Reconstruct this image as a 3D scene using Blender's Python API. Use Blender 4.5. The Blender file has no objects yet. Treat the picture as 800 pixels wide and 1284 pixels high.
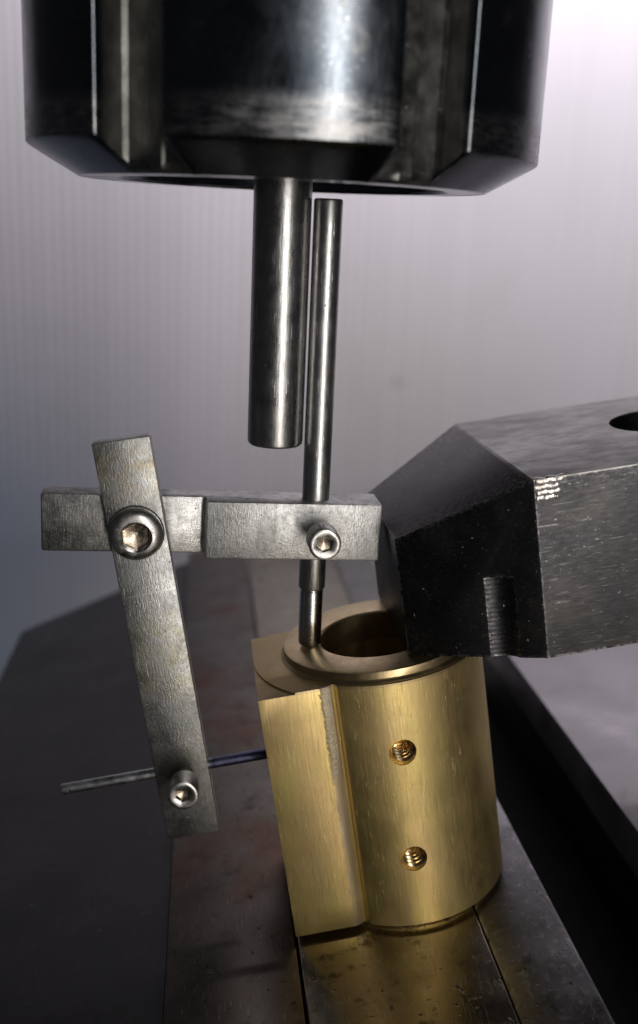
import bpy, bmesh, math, random
from mathutils import Matrix, Vector
random.seed(7)
MM = 0.001
sc = bpy.context.scene
C = sc.collection

# ------------------------------------------------------------------ camera
cam = bpy.data.cameras.new('camera')
camo = bpy.data.objects.new('camera', cam); C.objects.link(camo); sc.camera = camo
PITCH, ROLL = 0.2717, 0.0448
rot = (Matrix.Rotation(math.pi/2 - PITCH, 4, 'X') @ Matrix.Rotation(ROLL, 4, 'Z'))
camo.matrix_world = Matrix.Translation((6.2494*MM, -135*MM, 28.5433*MM)) @ rot
cam.sensor_fit = 'VERTICAL'; cam.sensor_height = 36.0; cam.lens = 36.0*1300/1284
cam.clip_start = 0.005; cam.clip_end = 20
cam.dof.use_dof = True; cam.dof.focus_distance = 0.134; cam.dof.aperture_fstop = 19

# ------------------------------------------------------------------ world, lamps, exposure
w = bpy.data.worlds.new('World'); sc.world = w; w.use_nodes = True
bg = w.node_tree.nodes['Background']; bg.inputs[0].default_value = (0.86, 0.86, 1.0, 1); bg.inputs[1].default_value = 0.022
sc.view_settings.view_transform = 'Standard'; sc.view_settings.look = 'None'
sc.view_settings.exposure = 0; sc.view_settings.gamma = 1; sc.view_settings.use_curve_mapping = False

def area(name, loc, target, sx, sy, power, col, spread=180):
    l = bpy.data.lights.new(name, 'AREA'); l.shape = 'RECTANGLE'; l.size = sx*MM; l.size_y = sy*MM
    l.energy = power; l.color = col; l.spread = math.radians(spread)
    o = bpy.data.objects.new(name, l); C.objects.link(o)
    o.location = Vector(loc)*MM
    o.rotation_euler = (Vector(target)-Vector(loc)).to_track_quat('-Z', 'Y').to_euler()
    return o
area('key_lamp', (165, -415, -5), (0, 0, -5), 50, 520, 1.25, (1.0, 0.95, 0.88))
area('window_lamp', (190, -520, 150), (0, 0, 10), 240, 480, 0.40, (0.90, 0.95, 1.0))
area('wall_lamp', (92, 136, 216), (88, 262, 112), 345, 40, 0.90, (1.0, 0.97, 1.0))

# ------------------------------------------------------------------ helpers
def rodm(wx, wy, wz):
    v = Vector((wx, wy, wz)); return Matrix.Rotation(v.length, 4, v.normalized())
def frame(wv, t): return Matrix.Translation(Vector(t)*MM) @ rodm(*wv)
T = frame((-0.0122, -0.1748, 0.118), (21.8251, 1.3053, -64.6278))          # the tilted machine table
H = frame((0.0097, 0.0179, 0.1558), (-8.5228, -5.2862, -14.747))           # holder bar
L = frame((-0.0035, -0.1727, 0.0821), (-22.881, -6.9637, 0.4109))          # slanted link bar
def at(F, x, y, z): return F @ Matrix.Translation((x*MM, y*MM, z*MM))

def link(name, me, mat, parent=None, mw=None, smooth=None):
    o = bpy.data.objects.new(name, me); C.objects.link(o)
    if mat: me.materials.clear(); me.materials.append(mat)
    if parent: o.parent = parent
    if mw is not None:
        if parent: o.matrix_local = mw
        else: o.matrix_world = mw
    if smooth is not None:
        for p in me.polygons: p.use_smooth = True
        try: me.set_sharp_from_angle(angle=math.radians(smooth))
        except Exception: pass
    return o
def bm_me(bm, name, scale=True):
    if scale: bmesh.ops.scale(bm, vec=(MM, MM, MM), verts=bm.verts)
    bmesh.ops.recalc_face_normals(bm, faces=bm.faces)
    me = bpy.data.meshes.new(name); bm.to_mesh(me); bm.free(); return me
def tag(o, label=None, cat=None, group=None, kind=None):
    if label: o['label'] = label
    if cat: o['category'] = cat
    if group: o['group'] = group
    if kind: o['kind'] = kind
    return o
def empty(name, mw):
    o = bpy.data.objects.new(name, None); C.objects.link(o); o.matrix_world = mw; o.empty_display_size = 0.005; return o

def box_bm(x0, x1, y0, y1, z0, z1, bev=0, seg=2):
    bm = bmesh.new()
    bmesh.ops.create_cube(bm, size=1)
    for v in bm.verts:
        v.co = Vector(((x0+x1)/2+v.co.x*(x1-x0), (y0+y1)/2+v.co.y*(y1-y0), (z0+z1)/2+v.co.z*(z1-z0)))
    if bev: bmesh.ops.bevel(bm, geom=list(bm.edges), offset=bev, segments=seg, profile=0.5, affect='EDGES')
    return bm
def prism_bm(poly, z0, z1, bm=None):
    bm = bm or bmesh.new()
    a = [bm.verts.new((x, y, z0)) for x, y in poly]; b = [bm.verts.new((x, y, z1)) for x, y in poly]
    n = len(poly)
    for i in range(n): bm.faces.new((a[i], a[(i+1) % n], b[(i+1) % n], b[i]))
    bm.faces.new(a[::-1]); bm.faces.new(b)
    return bm
def lathe_bm(prof, n=64, bm=None, axis='Z', closed=False):
    """prof: list of (r, z); r=0 ends are poles."""
    bm = bm or bmesh.new(); rings = []
    for r, z in prof:
        if r <= 1e-6: rings.append([bm.verts.new((0, 0, z))])
        else: rings.append([bm.verts.new((r*math.cos(2*math.pi*i/n), r*math.sin(2*math.pi*i/n), z)) for i in range(n)])
    prs = list(zip(rings[:-1], rings[1:]))
    if closed: prs.append((rings[-1], rings[0]))
    for a, b in prs:
        for i in range(n):
            j = (i+1) % n
            if len(a) == 1: bm.faces.new((a[0], b[j], b[i]))
            elif len(b) == 1: bm.faces.new((a[i], a[j], b[0]))
            else: bm.faces.new((a[i], a[j], b[j], b[i]))
    return bm
def apply_mods(o):
    dg = bpy.context.evaluated_depsgraph_get(); dg.update()
    me = bpy.data.meshes.new_from_object(o.evaluated_get(dg)); o.modifiers.clear(); o.data = me
def boolean(o, bms, op='DIFFERENCE'):
    """cutters given in the same local frame, mm"""
    tmp = []
    for k, b in enumerate(bms):
        c = bpy.data.objects.new('cutter', bm_me(b, 'cutter')); C.objects.link(c); c.matrix_world = o.matrix_world; tmp.append(c)
        m = o.modifiers.new('b%d' % k, 'BOOLEAN'); m.operation = op; m.object = c; m.solver = 'EXACT'
    bpy.context.view_layer.update(); apply_mods(o)
    for c in tmp: bpy.data.objects.remove(c)
def bevel_mod(o, wdt, seg=2, ang=35):
    m = o.modifiers.new('bev', 'BEVEL'); m.width = wdt*MM; m.segments = seg; m.limit_method = 'ANGLE'; m.angle_limit = math.radians(ang)
    m.use_clamp_overlap = True
    bpy.context.view_layer.update(); apply_mods(o)
def smooth(o, ang=35):
    for p in o.data.polygons: p.use_smooth = True
    try: o.data.set_sharp_from_angle(angle=math.radians(ang))
    except Exception: pass

# ------------------------------------------------------------------ materials
def nodes_of(name):
    m = bpy.data.materials.new(name); m.use_nodes = True; nt = m.node_tree
    return m, nt, nt.nodes['Principled BSDF']
class G:
    """tiny node-graph helper; coordinates are object space in millimetres"""
    def __init__(s, nt):
        s.nt = nt; tc = nt.nodes.new('ShaderNodeTexCoord')
        v = nt.nodes.new('ShaderNodeVectorMath'); v.operation = 'SCALE'; v.inputs['Scale'].default_value = 1000
        nt.links.new(tc.outputs['Object'], v.inputs[0]); s.co = v.outputs[0]
        sp = nt.nodes.new('ShaderNodeSeparateXYZ'); nt.links.new(s.co, sp.inputs[0]); s.x, s.y, s.z = sp.outputs
    def lk(s, a, b): s.nt.links.new(a, b)
    def put(s, sock, v):
        if hasattr(v, 'is_linked'): s.lk(v, sock)
        else: sock.default_value = v
    def mp(s, sc=(1, 1, 1), rot=(0, 0, 0), loc=(0, 0, 0)):
        n = s.nt.nodes.new('ShaderNodeMapping'); n.inputs['Scale'].default_value = sc; n.inputs['Rotation'].default_value = rot
        n.inputs['Location'].default_value = loc; s.lk(s.co, n.inputs[0]); return n.outputs[0]
    def noise(s, scale, sc=(1, 1, 1), rot=(0, 0, 0), detail=4, rough=.55, loc=(0, 0, 0), dist=0):
        n = s.nt.nodes.new('ShaderNodeTexNoise'); n.inputs['Scale'].default_value = scale; n.inputs['Detail'].default_value = detail
        n.inputs['Roughness'].default_value = rough; n.inputs['Distortion'].default_value = dist
        s.lk(s.mp(sc, rot, loc), n.inputs['Vector']); return n.outputs['Fac']
    def ramp(s, v, lo, hi, a=0., b=1.):
        n = s.nt.nodes.new('ShaderNodeMapRange'); n.inputs[1].default_value = lo; n.inputs[2].default_value = hi
        n.inputs[3].default_value = a; n.inputs[4].default_value = b; n.clamp = True; s.lk(v, n.inputs[0]); return n.outputs[0]
    def math(s, op, a, b=0.):
        n = s.nt.nodes.new('ShaderNodeMath'); n.operation = op; s.put(n.inputs[0], a); s.put(n.inputs[1], b); return n.outputs[0]
    def mix(s, f, a, b):
        n = s.nt.nodes.new('ShaderNodeMix'); n.data_type = 'RGBA'; s.put(n.inputs[0], f)
        s.put(n.inputs[6], a if hasattr(a, 'is_linked') else (*a, 1)); s.put(n.inputs[7], b if hasattr(b, 'is_linked') else (*b, 1)); return n.outputs[2]
    def bump(s, h, strength, dist_mm, prev=None):
        n = s.nt.nodes.new('ShaderNodeBump'); n.inputs['Strength'].default_value = strength; n.inputs['Distance'].default_value = dist_mm*MM
        s.lk(h, n.inputs['Height'])
        if prev is not None: s.lk(prev, n.inputs['Normal'])
        return n.outputs[0]

def metal(name, col, rough, col2=None, grain=(1, 1, 1), gscale=6, gbump=.25, rvar=.12, blotch=.25, pits=None, stain=None,
          scratch=0., scol=(.8, .8, .8), metallic=1.0, sscale=(5.0, 5.0, .22), aniso=0., extra=None, spec=.5):
    m, nt, b = nodes_of(name); g = G(nt)
    base = g.mix(g.ramp(g.noise(blotch, detail=5), .35, .68), col, col2 or tuple(c*.75 for c in col))
    fine = g.noise(gscale, grain, detail=5, rough=.65)
    r = g.math('ADD', g.ramp(g.noise(blotch*1.7, loc=(9, 4, 2), detail=5), .3, .7, rough-rvar, rough+rvar), g.ramp(fine, .3, .7, -.05, .05))
    base = g.mix(g.ramp(fine, .3, .75, 0, .35), base, tuple(c*.55 for c in col))
    met = metallic
    nrm = g.bump(fine, gbump, .05)
    if stain:
        scl, lo, hi, c3, dr = stain[:5]
        f = g.ramp(g.noise(scl, loc=(3, 8, 5), detail=7, rough=.65), lo, hi)
        base = g.mix(f, base, c3); r = g.math('ADD', r, g.math('MULTIPLY', f, dr))
    if pits:
        scl, lo, hi, c4 = pits
        f = g.ramp(g.noise(scl, loc=(1, 2, 3), detail=3), lo, hi)
        base = g.mix(f, base, c4); nrm = g.bump(g.math('SUBTRACT', 1.0, f), .5, .08, nrm); r = g.math('ADD', r, g.math('MULTIPLY', f, .25))
    if scratch:
        for k, (rr, loc) in enumerate((((.3, .2, .5), (0, 0, 0)), ((-.5, .35, -.7), (11, 5, 7)), ((.15, -.4, 1.2), (3, 17, 9)))):
            n1 = g.noise(1.0, sscale, rr, detail=1, loc=loc)
            f = g.math('MULTIPLY', g.ramp(n1, .70, .735), g.ramp(g.noise(.35, loc=(k*5, 1, 2)), .45, .6))
            base = g.mix(g.math('MULTIPLY', f, scratch), base, scol); nrm = g.bump(g.math('SUBTRACT', 1.0, f), .3*scratch, .05, nrm)
    if extra: base, r, nrm, met = extra(g, base, r, nrm, met)
    g.put(b.inputs['Base Color'], base); g.put(b.inputs['Roughness'], r); g.put(b.inputs['Metallic'], met); g.lk(nrm, b.inputs['Normal'])
    b.inputs['Specular IOR Level'].default_value = spec
    if aniso: b.inputs['Anisotropic'].default_value = aniso
    return m

def mottle(g, base, r, nrm, met):
    f = g.ramp(g.noise(1.1, (1, 1, .8), loc=(7, 1, 4), detail=6, rough=.7), .48, .66, 0, .55)
    base = g.mix(f, base, (.20, .19, .18))
    h = g.noise(2.2, (2.5, 1, .5), (0, .7, 0), detail=3); return base, g.math('ADD', r, g.math('MULTIPLY', f, .08)), g.bump(h, .45, .06, nrm), met
def mottle_dark(g, base, r, nrm, met):
    base, r, nrm, met = mottle(g, base, r, nrm, met)
    f = g.math('MULTIPLY', g.ramp(g.x, -4.2, -5.2), g.ramp(g.noise(.45, loc=(5, 5, 1), detail=6, rough=.7), .36, .60, .25, .85))
    return g.mix(f, base, (.13, .125, .115)), r, nrm, met
def link_marks(g, base, r, nrm, met):
    base, r, nrm, met = mottle(g, base, r, nrm, met)
    n = g.noise(.5, detail=6, rough=.7, loc=(2, 6, 3))
    for z0, z1, c, k in ((-1.0, -8.0, (.36, .30, .19), .55), (-24.0, -36.0, (.30, .275, .17), .6)):
        w = g.math('MULTIPLY', g.ramp(g.z, z0+1.5, z0-1.5), g.ramp(g.z, z1-2, z1+2))
        base = g.mix(g.math('MULTIPLY', g.math('MULTIPLY', w, g.ramp(n, .42, .60)), k), base, c)
    zz = g.math('ABSOLUTE', g.math('ADD', g.z, g.math('ADD', g.math('MULTIPLY', g.x, -.06), 21.0)))
    base = g.mix(g.math('MULTIPLY', g.ramp(zz, .09, .04), g.ramp(n, .42, .6, 0, .55)), base, (.80, .79, .77))
    # grime round the two screws
    for cx, cz, rad in ((3.6, -12.4, 4.6), (3.3, -46.5, 4.2)):
        d = g.math('SQRT', g.math('ADD', g.math('POWER', g.math('SUBTRACT', g.x, cx), 2.0), g.math('POWER', g.math('SUBTRACT', g.z, cz), 2.0)))
        f = g.math('MULTIPLY', g.ramp(d, rad, rad-2.2), g.ramp(n, .38, .62, .15, .8))
        base = g.mix(f, base, (.14, .13, .08)); r = g.math('ADD', r, g.math('MULTIPLY', f, .1))
    return base, r, nrm, met
LINK = metal('filed_steel', (.43, .425, .415), .42, (.34, .34, .335), grain=(1, 1, .5), gscale=3.2, gbump=.8, blotch=.12, pits=(1.8, .70, .76, (.08, .06, .045)), scratch=.7, extra=link_marks)
HOLDER = metal('scaled_steel', (.56, .555, .545), .44, (.36, .35, .34), grain=(.5, 1, 1), gscale=3.2, gbump=.8, blotch=.12, pits=(1.8, .70, .76, (.08, .06, .045)), scratch=.4, extra=mottle_dark)
PINSTEEL = metal('pin_steel', (.43, .42, .41), .31, (.34, .33, .32), grain=(1, 1, .12), gscale=5, gbump=.3, rvar=.05, blotch=.3,
                 pits=(1.3, .72, .76, (.05, .045, .04)), stain=(.5, .6, .8, (.22, .20, .17), .06), scratch=.6)
RODSTEEL = metal('rod_steel', (.52, .51, .50), .35, (.43, .42, .41), grain=(1, 1, .15), gscale=5, gbump=.3, rvar=.05, blotch=.3,
                 pits=(1.5, .73, .77, (.06, .05, .045)), scratch=.9)
TIPSTEEL = metal('turned_steel', (.64, .635, .63), .24, (.56, .55, .54), grain=(.2, .2, 3), gscale=5, gbump=.25, blotch=.3, rvar=.05)
SCREW = metal('screw_steel', (.50, .485, .47), .36, (.36, .34, .32), gscale=4, gbump=.25, blotch=.5, pits=(1.6, .7, .76, (.07, .05, .04)), scratch=.3)
SOCKET = metal('socket_steel', (.46, .39, .31), .33, (.30, .23, .17), gscale=3, gbump=.5, blotch=.8)  # bronze tint of the light in the sockets is put into the colour
def worn_rim(g, base, r, nrm, met):
    st = g.noise(1.0, (.35, .35, 1.6), detail=6, rough=.7, loc=(4, 4, 0))
    f = g.math('MULTIPLY', g.math('MULTIPLY', g.ramp(g.math('ADD', g.z, g.math('MULTIPLY', st, 3.0)), 9.6, 8.2), g.ramp(g.z, 3.0, 3.6)), g.ramp(st, .38, .62, .2, 1.))
    return g.mix(f, base, (.24, .235, .235)), g.math('ADD', r, g.math('MULTIPLY', f, .17)), g.bump(st, .25, .05, nrm), met
NUT = metal('black_oxide_nut', (.115, .128, .145), .20, (.08, .09, .105), grain=(1, 1, .25), gscale=2.5, gbump=.10, blotch=.12, rvar=.06,
            pits=(.9, .75, .79, (.2, .2, .2)), scratch=.2, sscale=(1.2, 1.2, 4.0), stain=(.2, .6, .75, (.16, .16, .155), .08), extra=worn_rim)
NUTSLOT = metal('milled_slot', (.20, .197, .187), .40, (.09, .088, .083), grain=(1, 1, .35), gscale=2.5, gbump=.6, blotch=.3, pits=(1.2, .73, .79, (.35, .34, .31)))
COLLET = metal('collet_steel', (.22, .215, .21), .35, gbump=.2)

# ------------------------------------------------------------------ setting: fluted wall sheet
def wall_material():
    m, nt, b = nodes_of('fluted_sheet'); g = G(nt)
    base = g.mix(g.ramp(g.noise(.012, detail=4), .3, .7), (.62, .575, .635), (.57, .545, .585))
    base = g.mix(g.ramp(g.noise(.02, loc=(40, 3, 8), detail=3), .56, .74, 0, .25), base, (.46, .42, .36))
    base = g.mix(g.ramp(g.noise(.25, (1, 1, .02), detail=2), .4, .65, 0, .12), base, (.42, .40, .44))
    f = g.math('MULTIPLY', g.ramp(g.x, -45, -125), g.ramp(g.z, 0, -85))            # bluer and darker towards the lower left
    base = g.mix(g.math('MULTIPLY', f, .8), base, (.26, .33, .44))
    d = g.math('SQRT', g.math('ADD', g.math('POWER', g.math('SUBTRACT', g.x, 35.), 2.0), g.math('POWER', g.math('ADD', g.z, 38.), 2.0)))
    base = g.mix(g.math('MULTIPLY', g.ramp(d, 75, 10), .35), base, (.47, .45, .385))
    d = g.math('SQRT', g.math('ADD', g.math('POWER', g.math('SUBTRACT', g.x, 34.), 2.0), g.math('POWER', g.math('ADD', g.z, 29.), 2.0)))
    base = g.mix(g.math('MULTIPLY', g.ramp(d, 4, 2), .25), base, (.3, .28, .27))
    g.put(b.inputs['Base Color'], base); b.inputs['Roughness'].default_value = .55
    return m
def make_wall():
    bm = bmesh.new(); y0 = 262; P = 3.9; amp = .16; x = -330.; cols = []
    while x < 330:
        for k in range(6):
            ph = k/6
            cols.append((x+ph*P, y0 - amp*(0.5+0.5*math.cos(2*math.pi*ph))**2))
        x += P
    f = [(bm.verts.new((a, b, -230)), bm.verts.new((a, b, 150))) for a, b in cols]
    for p, q in zip(f[:-1], f[1:]): bm.faces.new((p[0], q[0], q[1], p[1]))
    bk = [bm.verts.new((cols[0][0], y0+6, -230)), bm.verts.new((cols[-1][0], y0+6, -230)), bm.verts.new((cols[-1][0], y0+6, 150)), bm.verts.new((cols[0][0], y0+6, 150))]
    bm.faces.new(bk)
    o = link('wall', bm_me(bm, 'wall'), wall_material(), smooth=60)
    tag(o, 'pale lilac grey fluted plastic sheet behind everything', kind='structure')
make_wall()

# ------------------------------------------------------------------ setting: tilted machine table
def rust(g, base, r, nrm, met):
    f = g.math('MULTIPLY', g.ramp(g.noise(.055, (1, .8, 1), loc=(2.6, 0.4, 0), detail=5), .48, .68), .7)
    return g.mix(f, base, (.12, .05, .032)), g.math('ADD', r, g.math('MULTIPLY', f, .25)), nrm, met
STRIP = metal('stained_rail', (.125, .11, .097), .36, (.08, .07, .06), grain=(1.4, .22, 1), gscale=2.2, gbump=.3, blotch=.07, stain=(.22, .54, .70, (.06, .052, .045), .12), pits=(.9, .66, .72, (.03, .028, .025)), scratch=.5, scol=(.35, .33, .31), sscale=(6, .25, 6), extra=rust)
CENTRE = metal('ground_rail', (.45, .40, .31), .22, (.33, .285, .22), grain=(1.4, .18, 1), gscale=2.2, gbump=.25, blotch=.1, stain=(.28, .56, .68, (.13, .11, .08), .10), pits=(.8, .66, .74, (.05, .045, .04)), scratch=.5, scol=(.6, .58, .52), sscale=(6, .25, 6))
GREY = metal('spotted_rail', (.26, .255, .26), .38, (.18, .175, .18), grain=(1.2, .3, 1), gscale=2, gbump=.35, blotch=.15, stain=(.8, .54, .68, (.36, .355, .35), .05), pits=(1.0, .64, .70, (.06, .055, .055)), scratch=.4, scol=(.6, .6, .6), sscale=(6, .25, 6))
DARK = metal('dark_slab', (.017, .0155, .017), .30, (.011, .010, .0115), grain=(1, .4, 1), gscale=1.5, gbump=.3, blotch=.04, pits=(.8, .7, .75, (.08, .08, .08)), stain=(.06, .58, .75, (.025, .024, .026), .0), metallic=0.0, spec=.18)
SLAB = metal('grey_slab', (.36, .34, .36), .38, (.31, .295, .31), gscale=2.5, gbump=.2, blotch=.06, pits=(.35, .72, .75, (.7, .7, .7)))
PIT = metal('slot_shadow_iron', (.03, .03, .03), .6, gbump=.2)  # near-black base colour stands in for the shade deep in the slots
def rail(name, x0, x1, y0, y1, z0, z1, mat, label, bev=.25):
    o = link(name, bm_me(box_bm(x0, x1, y0, y1, z0, z1, bev), name), mat, None, T, smooth=40)
    tag(o, label, kind='structure'); return o
rail('table_base', -95, 150, -75, 150, -52, -45, PIT, 'iron floor of the slots, coloured dark as slot shade')
rail('table_rail', -36.0, -17.95, -75, 186, -44.9, 0, STRIP, 'dark rust stained steel rail left of the brass part')
rail('table_rail', -17.6, 7.4, -75, 184, -44.9, -.05, CENTRE, 'ground steel rail under the brass part')
rail('table_rail', 7.45, 18.3, -75, 184, -44.9, .05, GREY, 'narrow speckled grey steel rail beside the open slot', .7)
rail('table_slab', 35.7, 150, -75, 184, -9.5, 0, SLAB, 'pale grey slab across the slot')
rail('table_slab', 44, 150, -75, 184, -44.9, -9.6, PIT, 'recessed wall of the slot, coloured dark as slot shade')
bm = prism_bm([(-82.5, -75), (-36.1, -75), (-36.1, 183), (-40, 180), (-82.5, 142)], -30, -2.2)
bmesh.ops.bevel(bm, geom=list(bm.edges), offset=.4, segments=2, affect='EDGES')
tag(link('table_slab', bm_me(bm, 'table_slab'), DARK, None, T, smooth=40), 'near black steel slab on the left', kind='structure')

# ------------------------------------------------------------------ collet nut
def make_nut():
    zb = 32.74; Ro, Rb, hc = 30.78, 24.86, 3.33
    root = empty('collet_chuck', Matrix.Translation((0, 0, zb*MM)))
    tag(root, 'large black polished collet nut with slots hanging at the top', 'chuck')
    Rf = 25.6; wd = 4.1
    # closed outline with six parallel slots (flags: True where the point is slot surface)
    pts = []
    for k in range(6):
        c = math.radians(-90 + 32 + 60*k)                    # slot centre
        u = Vector((math.cos(c), math.sin(c))); v = Vector((-math.sin(c), math.cos(c)))
        ro = math.sqrt(Ro**2-wd**2)
        bv = .55
        wall_r = [ro-1.4, ro-2.4, Rf+.5]
        a_out = math.asin((wd+bv)/Ro)
        rim = []
        for t in range(6):                                   # rounded slot edge, quarter circle
            q = math.pi/2*t/5
            rim.append((Ro*math.cos(a_out)-bv+bv*math.cos(q), wd+bv-bv*math.sin(q)))
        seq = [(u*r - v*s_, 0) for r, s_ in rim]
        seq += [(u*r - v*wd, 1) for r in wall_r]
        for s in (-wd+.4, -wd*.55, -1.0, -.75, .75, 1.0, wd*.55, wd-.4):
            seq.append((u*(Rf+(.0 if abs(s) > .9 else .25)) + v*s, 1))
        seq += [(u*r + v*wd, 1) for r in wall_r[::-1]]
        seq += [(u*r + v*s_, 0) for r, s_ in rim[::-1]]
        pts += seq
        a0 = c + a_out; a1 = c + math.radians(60) - a_out
        for j in range(1, 24):
            a = a0+(a1-a0)*j/24; pts.append((Vector((math.cos(a), math.sin(a)))*Ro, 0))
    prof = [(0, Rb)]
    for j in range(1, 9): prof.append((hc*j/8, Rb+(Ro-Rb)*j/8))
    prof[-1] = (hc-.12, Ro-.28); prof += [(hc+.10, Ro-.05), (hc+.35, Ro), (hc+8, Ro), (hc+16, Ro), (hc+30, Ro), (hc+45, Ro)]
    bm = bmesh.new(); rings = []
    for z, R in prof:
        ring = []
        for p, s in pts:
            l = p.length; q = p*(min(l, l*R/Ro if not s else R)/l) if (not s) else p*(min(l, R)/l)
            ring.append(bm.verts.new((q.x, q.y, z)))
        rings.append(ring)
    n = len(pts); sf = []
    for a, b in zip(rings[:-1], rings[1:]):
        for i in range(n):
            j = (i+1) % n; f = bm.faces.new((a[i], a[j], b[j], b[i]))
            if pts[i][1] and pts[j][1]: f.material_index = 1
    # underside annulus down to the recess, recess wall and its ceiling
    last = rings[0]
    for R, z in ((20.6, 0), (20.3, .3), (19.8, 5.5), (5.2, 6.0), (5.0, 12)):
        ring = []
        for p, s in pts:
            q = p.normalized()*R; ring.append(bm.verts.new((q.x, q.y, z)))
        for i in range(n):
            j = (i+1) % n; bm.faces.new((last[i], last[j], ring[j], ring[i]))
        last = ring
    bm.faces.new(last); bm.faces.new(rings[-1])
    me = bm_me(bm, 'nut_body'); me.materials.append(NUT); me.materials.append(NUTSLOT)
    o = link('nut_body', me, None, root); smooth(o, 28)
    # collet: split cone face inside the recess
    for k in range(8):
        a0 = 2*math.pi*k/8+.03; a1 = 2*math.pi*(k+1)/8-.03
        poly = [(r*math.cos(a), r*math.sin(a)) for r, aa in ((3.75, [a0+(a1-a0)*i/6 for i in range(7)]), (13.5, [a1+(a0-a1)*i/6 for i in range(7)])) for a in aa]
        b = prism_bm(poly, 2.6, 6.2); link('collet_jaw', bm_me(b, 'collet_jaw'), COLLET, root, smooth=30)
    return root
make_nut()

# ------------------------------------------------------------------ round pin in the chuck, slim rod in the holder
o = link('round_pin', bm_me(lathe_bm([(0, 0), (2.9, .0), (3.35, .08), (3.58, .32), (3.66, .7), (3.66, 12), (3.66, 24), (3.66, 40)], 72), 'round_pin'), PINSTEEL, smooth=30)
tag(o, 'thick dark steel pin gripped in the collet nut, hanging free', 'pin')
root = empty('stepped_rod', Matrix.Translation((5.72*MM, 0, -28.2*MM)))
tag(root, 'slim stepped steel rod passing through the holder bar onto the brass', 'rod')
link('shank', bm_me(lathe_bm([(0, 8.3), (1.5, 8.3), (1.70, 8.32), (1.82, 8.55), (1.83, 20), (1.83, 40), (1.83, 59.3), (1.78, 59.55), (1.6, 59.7), (0, 59.7)], 56), 'shank'), RODSTEEL, root, smooth=35)
link('turned_tip', bm_me(lathe_bm([(0, 0), (1.35, .0), (1.48, .1), (1.58, .4), (1.60, 4), (1.60, 8.0), (1.52, 8.1), (1.52, 8.4)], 56), 'turned_tip'), TIPSTEEL, root, smooth=35)

# ------------------------------------------------------------------ screws
def hexring(rc, z, n=24, bm=None, rot=0.):
    out = []
    for i in range(n):
        s = i*6/n; k = int(s); f = s-k
        a = Vector((math.cos(math.pi/3*k+rot), math.sin(math.pi/3*k+rot))); b = Vector((math.cos(math.pi/3*(k+1)+rot), math.sin(math.pi/3*(k+1)+rot)))
        p = (a*(1-f)+b*f)*rc; out.append(bm.verts.new((p.x, p.y, z)))
    return out
def circring(r, z, n, bm, rot=0.): return [bm.verts.new((r*math.cos(2*math.pi*i/n+rot), r*math.sin(2*math.pi*i/n+rot), z)) for i in range(n)]
def bridge(bm, a, b):
    n = len(a)
    for i in range(n): bm.faces.new((a[i], a[(i+1) % n], b[(i+1) % n], b[i]))
def screw(parent, F, shank_r, shank_len, head_prof, rc, face_z, depth, rot, label, chamf):
    """screw axis +Z points out of the bar; head_prof (r,z) from the bar side to the front rim"""
    n = 48
    bm = bmesh.new(); rings = [circring(r, z, n, bm, rot) for r, z in head_prof]
    bm.faces.new(rings[0])
    for a, b in zip(rings[:-1], rings[1:]): bridge(bm, a, b)
    c1 = circring(chamf, face_z, n, bm, rot); bridge(bm, rings[-1], c1)
    h = hexring(rc, face_z-.22, n, bm, rot); bridge(bm, c1, h)
    h2 = hexring(rc, face_z-depth, n, bm, rot); bridge(bm, h, h2)
    me = bm_me(bm, 'screw')
    s = link('cap_screw', me, SCREW, parent, F, smooth=32); s['label'] = label
    if shank_len > 0:
        link('shank', bm_me(lathe_bm([(0, -.5)] + [(shank_r*(1 if k % 2 else .88), k*.22) for k in range(int(shank_len/.22)+1)], 24), 'shank'), SCREW, s, smooth=30)
    bm = bmesh.new(); a = hexring(rc*.995, face_z-depth+.05, n, bm, rot); b = circring(rc*.5, face_z-depth-.05, n, bm, rot); bridge(bm, a, b)
    c = circring(.02, face_z-depth-rc*.22, n, bm, rot); bridge(bm, b, c); bm.faces.new(c)
    link('hex_socket', bm_me(bm, 'hex_socket'), SOCKET, s, smooth=25)
    return s
OUT = Matrix.Rotation(math.pi/2, 4, 'X')          # local +Z of the screw -> -Y of the bar
def loc(x, y, z, tilt=0., yaw=0.): return Matrix.Translation((x*MM, y*MM, z*MM)) @ OUT @ Matrix.Rotation(tilt, 4, 'X') @ Matrix.Rotation(yaw, 4, 'Y')

# ------------------------------------------------------------------ holder bar (square block with thinner tongue)
def make_holder():
    Lb, Lt, h, d, dt = 23.39, 21.19, 7.86, 6.157, 2.43
    root = empty('holder_bar', H); tag(root, 'level square steel bar with thinner left tongue, gripping the slim rod', 'bar')
    poly = [(-Lt, dt), (-1.0, dt), (-.7, dt+.12), (-.35, dt+.1), (0, dt), (0, 0), (Lb, 0), (Lb, d), (-Lt, d)]
    bm = prism_bm(poly, 0, h)
    b = link('bar_body', bm_me(bm, 'bar_body'), HOLDER, root); b.matrix_world = H
    bpy.context.view_layer.update()
    bevel_mod(b, .32, 2, 50); smooth(b, 30)
    # set screw holding the rod
    screw(root, loc(14.9, 0, 4.25), 1.15, 3.2, [(1.95, 3.0), (2.08, 3.1), (2.1, 3.4), (2.1, 6.0), (2.02, 6.2), (1.9, 6.27)], 1.12, 6.3, 1.1, .35,
          'small socket head screw pointing at the slim rod', 1.55)
make_holder()

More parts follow.
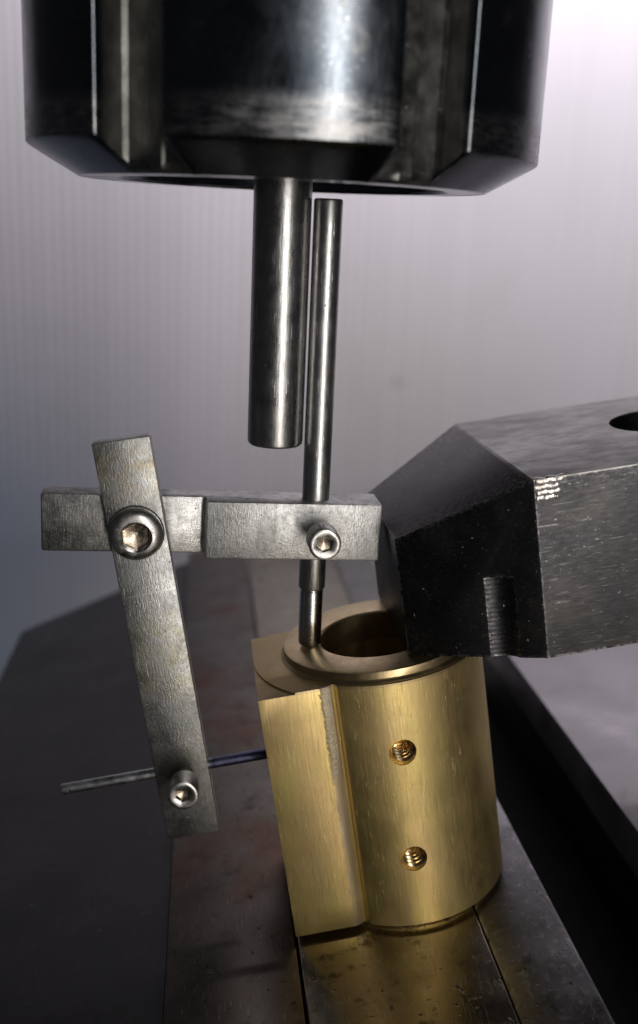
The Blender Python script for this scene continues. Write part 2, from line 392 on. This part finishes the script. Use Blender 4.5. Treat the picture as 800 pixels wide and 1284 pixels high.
# ------------------------------------------------------------------ slanted link bar with pivot screw and set screw
def make_link():
    Wd, Ln, th = 7.41, 57.4, 2.34
    root = empty('link_bar', L @ Matrix.Translation((0, 0, -Ln*MM)))
    tag(root, 'slanted flat steel bar screwed across the left tongue', 'bar')
    sh = Matrix.Translation((0, 0, Ln*MM))
    bm = box_bm(0, Wd, 0, th, -Ln, 0)
    b = link('bar_body', bm_me(bm, 'bar_body'), LINK, root, sh); bevel_mod(b, .2, 2, 50); smooth(b, 30)
    # dark washer groove and button head
    lp = link('washer', bm_me(lathe_bm([(1.8, 0.0), (3.62, .0), (3.66, .25), (3.5, .42), (1.8, .42)], 48), 'washer'), SCREW, root, sh @ loc(3.58, -.02, -12.25), smooth=30)
    screw(root, sh @ loc(3.58, -.40, -12.35, tilt=.10, yaw=.05), 1.4, 0, [(3.3, 0), (3.44, .10), (3.48, .35), (3.42, .62), (3.22, .92), (2.9, 1.14), (2.55, 1.27), (2.3, 1.32)], 1.92, 1.34, 1.0, .42,
          'domed button head screw at the pivot', 2.1)
    screw(root, sh @ loc(4.15, 0, -47.6), 1.1, 2.9, [(1.9, 2.6), (2.05, 2.7), (2.08, 3.0), (2.08, 5.7), (2.0, 5.92), (1.86, 6.0)], 1.02, 6.03, 1.1, .2,
          'small socket head screw near the lower end', 1.5)
make_link()
# ------------------------------------------------------------------ thin cross pin
def pinblue(g, base, r, nrm, met):
    f = g.math('MULTIPLY', g.ramp(g.z, 20.5, 21.5), .8)
    return g.mix(f, base, (.035, .04, .13)), r, nrm, met
CROSS = metal('cross_pin_steel', (.50, .50, .51), .38, (.38, .38, .39), grain=(1, 1, .2), gscale=5, gbump=.3, blotch=.4, pits=(1.5, .68, .74, (.07, .06, .06)), extra=pinblue)
F = L @ Matrix.Translation((-13.4*MM, 1.17*MM, -47.75*MM)) @ Matrix.Rotation(math.pi/2-.026, 4, 'Y')
o = link('cross_pin', bm_me(lathe_bm([(0, 0), (.55, .0), (.72, .15), (.76, .4), (.76, 10), (.76, 20), (.76, 29.1), (0, 29.1)], 32), 'cross_pin'), CROSS, None, F, smooth=35)
tag(o, 'thin steel pin through the lower end of the slanted bar', 'pin')

# ------------------------------------------------------------------ brass part
def brass_extra(g, base, r, nrm, met):
    # pinkish tarnish clouds, drawn out along the height
    f = g.ramp(g.noise(.16, (1, 1, .30), loc=(4, 2, 1), detail=4), .42, .68, 0, .55)
    base = g.mix(f, base, (.53, .37, .20))
    f = g.ramp(g.noise(.22, (1, 1, .25), loc=(14, 7, 3), detail=4), .55, .75, 0, .6)
    base = g.mix(f, base, (.58, .50, .17))
    hair = g.noise(1.0, (9, 9, .12), detail=3, rough=.7, loc=(3, 3, 3))
    base = g.mix(g.ramp(hair, .54, .68, 0, .28), base, (.36, .26, .11)); base = g.mix(g.ramp(hair, .44, .34, 0, .25), base, (.74, .62, .30))
    nrm = g.bump(hair, .25, .03, nrm)
    for rr, lc in (((.0, 1.0, .4), (1, 2, 9)), ((.3, -1.1, .2), (8, 2, 4)), ((.2, .55, .1), (5, 6, 4))):
        n1 = g.noise(1.0, (7, 7, .35), rr, detail=1, loc=lc)
        f = g.math('MULTIPLY', g.ramp(n1, .70, .74), g.ramp(g.noise(.3, loc=lc), .48, .6))
        base = g.mix(g.math('MULTIPLY', f, .6), base, (.85, .72, .42)); nrm = g.bump(g.math('SUBTRACT', 1.0, f), .4, .04, nrm)
    # worn, silvery milled band along the inner corner
    wob = g.ramp(g.noise(1.6, loc=(2, 2, 2), detail=7, rough=.75), .3, .7, -.25, .25)
    xx = g.math('ADD', g.x, wob)
    band = g.math('MULTIPLY', g.ramp(xx, -9.75, -9.35), g.ramp(g.x, -8.1, -8.3))
    band = g.math('MULTIPLY', band, g.ramp(g.y, -11.2, -11.6))
    base = g.mix(g.math('MULTIPLY', band, g.ramp(g.noise(.5, (1, 1, .5), loc=(1, 9, 4), detail=5), .35, .65, .35, .9)), base, (.40, .325, .245))
    chip = g.math('MULTIPLY', band, g.ramp(g.math('ADD', g.z, g.math('MULTIPLY', wob, 3.)), 23.0, 27.5))
    base = g.mix(g.math('MULTIPLY', chip, g.ramp(g.noise(1.5, (.6, 1, 2.2), (0, .5, 0), loc=(8, 1, 4), detail=6, rough=.75), .38, .62, .10, .8)), base, (.58, .53, .45))
    rough = g.noise(2.6, detail=6, rough=.7)
    nrm = g.bump(g.math('MULTIPLY', rough, chip), .6, .25, nrm)
    r = g.math('ADD', r, g.math('MULTIPLY', band, .06))
    # dull darker turned faces
    top = g.ramp(g.z, 36.7, 36.8)
    base = g.mix(g.math('MULTIPLY', top, .55), base, (.36, .27, .18))
    return base, r, nrm, met
BRASS = metal('brushed_brass', (.60, .46, .18), .50, (.54, .41, .16), grain=(1, 1, .07), gscale=3.2, gbump=.30, blotch=.12, rvar=.05, scratch=.5, scol=(.85, .74, .5), pits=(.55, .75, .78, (.16, .11, .06)), extra=brass_extra)
BRASSIN = metal('bored_brass', (.74, .55, .24), .40, (.60, .43, .18), grain=(.3, .3, 3), gscale=3, gbump=.3, blotch=.3)
BRASSTHREAD, _nt, _b = nodes_of('threaded_brass'); _g = G(_nt)
_g.put(_b.inputs['Base Color'], _g.mix(_g.ramp(_g.noise(.9, detail=2), .4, .6), (.88, .70, .40), (.80, .60, .32)))
_b.inputs['Metallic'].default_value = 1; _b.inputs['Roughness'].default_value = .20
def make_brass():
    Rb, xL, yF, yB, z0, z1, z2, Rs, Rh = 14.372, -17.747, -12.235, 9.38, 1.0, 37.11, 38.55, 13.378, 8.156
    root = empty('brass_bushing', T); tag(root, 'brass block with bored round barrel and two threaded holes', 'bushing')
    # outline, counter-clockwise from the inner corner (front) round the barrel to the back, then the square lug
    poly = []
    a0 = math.atan2(-12.42, -7.22); a1 = math.atan2(yB, -math.sqrt(Rb**2-yB**2))
    a0 %= 2*math.pi; a1 %= 2*math.pi
    A0 = a0; A1 = a1 + (2*math.pi if a1 < a0 else 0)
    n = 120
    for i in range(n+1):
        a = A0+(A1-A0)*i/n; poly.append((Rb*math.cos(a), Rb*math.sin(a)))
    poly += [(xL, yB), (xL, yF), (-9.6, yF), (-9.2, yF+.06), (-8.6, yF+.26), (-8.2, yF+.55), (-7.85, yF+.72), (-7.66, yF+.66), (-7.52, yF+.30), (-7.40, yF+.03)]
    bm = bmesh.new(); zs = [z0, 5, 9.0, 13.6, 19, 25.0, 29.5, 33, z1]
    rg = [[bm.verts.new((x, y, z)) for x, y in poly] for z in zs]
    for p, q in zip(rg[:-1], rg[1:]): bridge(bm, p, q)
    bm.faces.new(rg[0]); bm.faces.new(rg[-1])
    o = link('body', bm_me(bm, 'body'), BRASS, root, Matrix.Identity(4)); o.matrix_world = T
    bpy.context.view_layer.update()
    cut = []
    cut.append(lathe_bm([(0, -1), (Rh+.01, -1), (Rh+.01, 45), (0, 45)], 96))                       # bore
    cut.append(lathe_bm([(17.75, 36.85), (30, 36.85), (30, 39), (17.75, 39)], 128, closed=True))    # turned facing step on the lug
    for a, z in ((-.7, 27.25), (-1.7, 11.3)):
        b = lathe_bm([(0, -8), (1.72, -8), (1.74, -.40), (1.88, -.02), (2.05, 1.2), (0, 1.2)], 40)
        R = Matrix.Translation((math.sin(math.radians(a))*Rb, -math.cos(math.radians(a))*Rb, z)) @ Matrix.Rotation(math.radians(a), 4, 'Z') @ OUT
        bmesh.ops.transform(b, matrix=R, verts=b.verts); cut.append(b)
    boolean(o, cut)
    bevel_mod(o, .14, 2, 50); smooth(o, 30)
    me = o.data; nl = [Vector(c.vector) for c in me.corner_normals]     # true round normals on the barrel
    for p in me.polygons:
        c = p.center; rad = Vector((c.x, c.y, 0)); rl = rad.length/MM
        if abs(rl-Rb) < .06 and p.normal.dot(rad.normalized()) > .985:
            for li in p.loop_indices:
                v = me.vertices[me.loops[li].vertex_index].co
                if abs(Vector((v.x, v.y)).length/MM-Rb) < .03: nl[li] = Vector((v.x, v.y, 0)).normalized()
    me.normals_split_custom_set(nl)
    # raised ring on the top, shallow groove at its foot
    nb = 120
    link('top_ring', bm_me(lathe_bm([(Rh, z1-3), (Rh, z2-.25), (Rh+.25, z2-.02), (Rh+.5, z2), (Rs-.45, z2), (Rs-.12, z2-.1), (Rs, z2-.4), (Rs, z1+.42), (Rs+.12, z1+.25), (Rs+.30, z1+.16), (Rs+.42, z1+.02), (Rs+.42, z1-.5), (Rh+.4, z1-3)], nb, closed=True), 'top_ring'), BRASSTOP, root, Matrix.Identity(4), smooth=35)
    link('bottom_ring', bm_me(lathe_bm([(Rh, 3), (Rh, 0), (Rs-.5, 0), (Rs-.2, .12), (Rs, .4), (Rs+.05, 1.4), (Rs-.5, 3)], nb, closed=True), 'bottom_ring'), BRASS, root, Matrix.Identity(4), smooth=35)
    link('bore', bm_me(lathe_bm([(Rh+.02, 0.2), (Rh-.02, 10), (Rh-.03, 20), (Rh-.03, 34.2), (Rh+.4, 34.3), (Rh+.4, .3)], nb, closed=True), 'bore'), BRASSIN, root, Matrix.Identity(4), smooth=35)
    for a, z in ((-.7, 27.25), (-1.7, 11.3)):
        prof = []; k = 0; zz = -5.6; seg = 72
        bm = bmesh.new(); turns = 8; per = .86; rings = []
        # helical thread: radius depends on depth and angle
        nz = 120
        for j in range(nz+1):
            zz = -4.4+(4.4-.42)*j/nz; ring = []
            for i in range(seg):
                th = 2*math.pi*i/seg; ph = ((-zz/per)+i/seg) % 1.0; tri = min(1., max(0., (abs(ph-.5)*2-.12)/.62))
                r = 1.72-.38*tri + .005
                ring.append(bm.verts.new((r*math.cos(th), r*math.sin(th), zz)))
            rings.append(ring)
        for p, q in zip(rings[:-1], rings[1:]): bridge(bm, p, q)
        tipv = bm.verts.new((0, 0, -5.2))
        for i in range(seg): bm.faces.new((rings[0][i], tipv, rings[0][(i+1) % seg]))
        R = Matrix.Translation((math.sin(math.radians(a))*Rb*MM, -math.cos(math.radians(a))*Rb*MM, z*MM)) @ Matrix.Rotation(math.radians(a), 4, 'Z') @ OUT
        link('threaded_hole', bm_me(bm, 'threaded_hole'), BRASSTHREAD, root, R)
BRASSTOP = metal('turned_brass', (.54, .42, .23), .36, (.40, .295, .155), grain=(.8, .8, 2), gscale=2.5, gbump=.25, blotch=.2, rvar=.06, pits=(.8, .74, .78, (.16, .11, .07)), scratch=.3)
make_brass()

# ------------------------------------------------------------------ black clamp strap
def clamp_extra(g, base, r, nrm, met):
    bv = g.nt.nodes.new('ShaderNodeBevel'); bv.samples = 3; bv.inputs['Radius'].default_value = .55*MM
    ge = g.nt.nodes.new('ShaderNodeNewGeometry'); d = g.nt.nodes.new('ShaderNodeVectorMath'); d.operation = 'DOT_PRODUCT'
    g.lk(bv.outputs[0], d.inputs[0]); g.lk(ge.outputs['True Normal'], d.inputs[1])
    e = g.math('MULTIPLY', g.ramp(d.outputs['Value'], .99, .93), g.ramp(g.noise(1.6, detail=5, rough=.7), .46, .58))
    sp = g.math('MULTIPLY', g.ramp(g.noise(2.4, (.5, 1, 1), detail=4, rough=.7, loc=(6, 3, 1)), .64, .68), g.ramp(g.noise(.25, (.4, 1, 1)), .4, .6))
    f = g.math('MAXIMUM', g.math('MULTIPLY', e, .6), g.math('MULTIPLY', sp, .35))
    base = g.mix(f, base, (.50, .48, .47))
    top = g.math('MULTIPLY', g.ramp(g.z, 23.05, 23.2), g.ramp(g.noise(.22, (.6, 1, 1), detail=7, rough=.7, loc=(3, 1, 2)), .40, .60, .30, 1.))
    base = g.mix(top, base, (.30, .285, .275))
    return base, r, nrm, met
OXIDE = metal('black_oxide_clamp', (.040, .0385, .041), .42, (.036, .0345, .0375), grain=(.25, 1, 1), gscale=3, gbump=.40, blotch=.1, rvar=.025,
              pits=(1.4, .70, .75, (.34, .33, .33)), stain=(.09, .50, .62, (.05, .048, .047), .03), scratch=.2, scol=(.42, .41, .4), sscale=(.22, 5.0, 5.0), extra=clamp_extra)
BARE = metal('bare_steel_wear', (.72, .69, .66), .35, (.5, .42, .36), gscale=3, gbump=.6, blotch=.6)
def make_clamp():
    zb, zt = 38.58, 61.85; yc, hw, nw = 2.5, 20.2, 12.3
    x0, x1, x2 = 2.7, 19.1, 110
    base = at(T, x1, yc, zb); root = empty('clamp_strap', base)
    tag(root, 'black steel clamp strap with chamfered nose pressing on the brass', 'clamp')
    X = lambda x: x-x1
    bm = prism_bm([(X(x0), -nw), (X(x1), -hw), (X(x2), -hw), (X(x2), hw), (X(x1), hw), (X(x0), nw)], 0, zt-zb)
    o = link('strap_body', bm_me(bm, 'strap_body'), OXIDE, root, Matrix.Identity(4)); o.matrix_world = base
    bpy.context.view_layer.update()
    cut = []
    # nose slope: from the top at x1 down to z=54.7 at x0
    zc = 54.75-zb; zt_ = zt-zb; ex = 6
    b = bmesh.new(); sl = (zt_-zc)/(x1-x0)
    q = [(X(x0)-ex, zc-sl*ex), (0, zt_), (0, zt_+6), (X(x0)-ex, zt_+6)]
    f = [b.verts.new((x, -30, z)) for x, z in q]; k = [b.verts.new((x, 30, z)) for x, z in q]
    for i in range(4): b.faces.new((f[i], f[(i+1) % 4], k[(i+1) % 4], k[i]))
    b.faces.new(f[::-1]); b.faces.new(k); cut.append(b)
    # long slot for the stud
    sx, r, ln = 45.3, 8.0, 35
    poly = [(X(sx)+r*math.cos(a), 1.2+r*math.sin(a)) for a in [math.pi/2+math.pi*i/32 for i in range(33)]]
    poly += [(X(sx)+ln+r*math.cos(a), 1.2+r*math.sin(a)) for a in [-math.pi/2+math.pi*i/32 for i in range(33)]]
    cut.append(prism_bm(poly, -3, zt_+3))
    # milled, ridged scallop low on the nose chamfer
    e = Vector((x1-x0, -hw+nw, 0)); e.normalize(); nrm = Vector((e.y, -e.x, 0))
    c = Vector((X(x0), -nw, 0)) + e*12.9
    b = bmesh.new(); rings = []; n = 28
    for j in range(0, 121):
        z = -1 + 11.9*j/120 + 0.0; rr = 3.2 + .045*(1-abs(((z/.62) % 1.0)-.5)*2)
        if j == 120: rr -= .6
        p0 = c + nrm*2.6
        rings.append([b.verts.new((p0.x+rr*math.cos(2*math.pi*i/n), p0.y+rr*math.sin(2*math.pi*i/n), z)) for i in range(n)])
    for p, q in zip(rings[:-1], rings[1:]): bridge(b, p, q)
    b.faces.new(rings[0]); b.faces.new(rings[-1]); cut.append(b)
    boolean(o, cut)
    bevel_mod(o, .32, 2, 24); smooth(o, 22)
    # file marks biting into the upper corner: small bright ridges
    for k, (dz, ln) in enumerate(((-.35, 4.3), (-1.05, 3.7), (-1.75, 4.0), (-2.4, 3.2))):
        bm = bmesh.new(); n = 10; rings = []
        for i in range(15):
            f = i/14; rr = (.50+.05*math.sin(i*2.3+k))*(1 if 0 < i < 14 else .35)
            x = -.12 + ln*f + .05*math.sin(i*1.7+k*2); yy = -hw+.30+(.10*f*f if i > 0 else .2); zz = zt_+dz+.08*math.sin(i*1.1+k)
            rings.append([bm.verts.new((x, yy+rr*.8*math.cos(2*math.pi*j/n), zz+rr*math.sin(2*math.pi*j/n))) for j in range(n)])
        for p, q in zip(rings[:-1], rings[1:]): bridge(bm, p, q)
        bm.faces.new(rings[0]); bm.faces.new(rings[-1])
        link('burr', bm_me(bm, 'burr'), BARE, root, Matrix.Identity(4), smooth=60)
make_clamp()
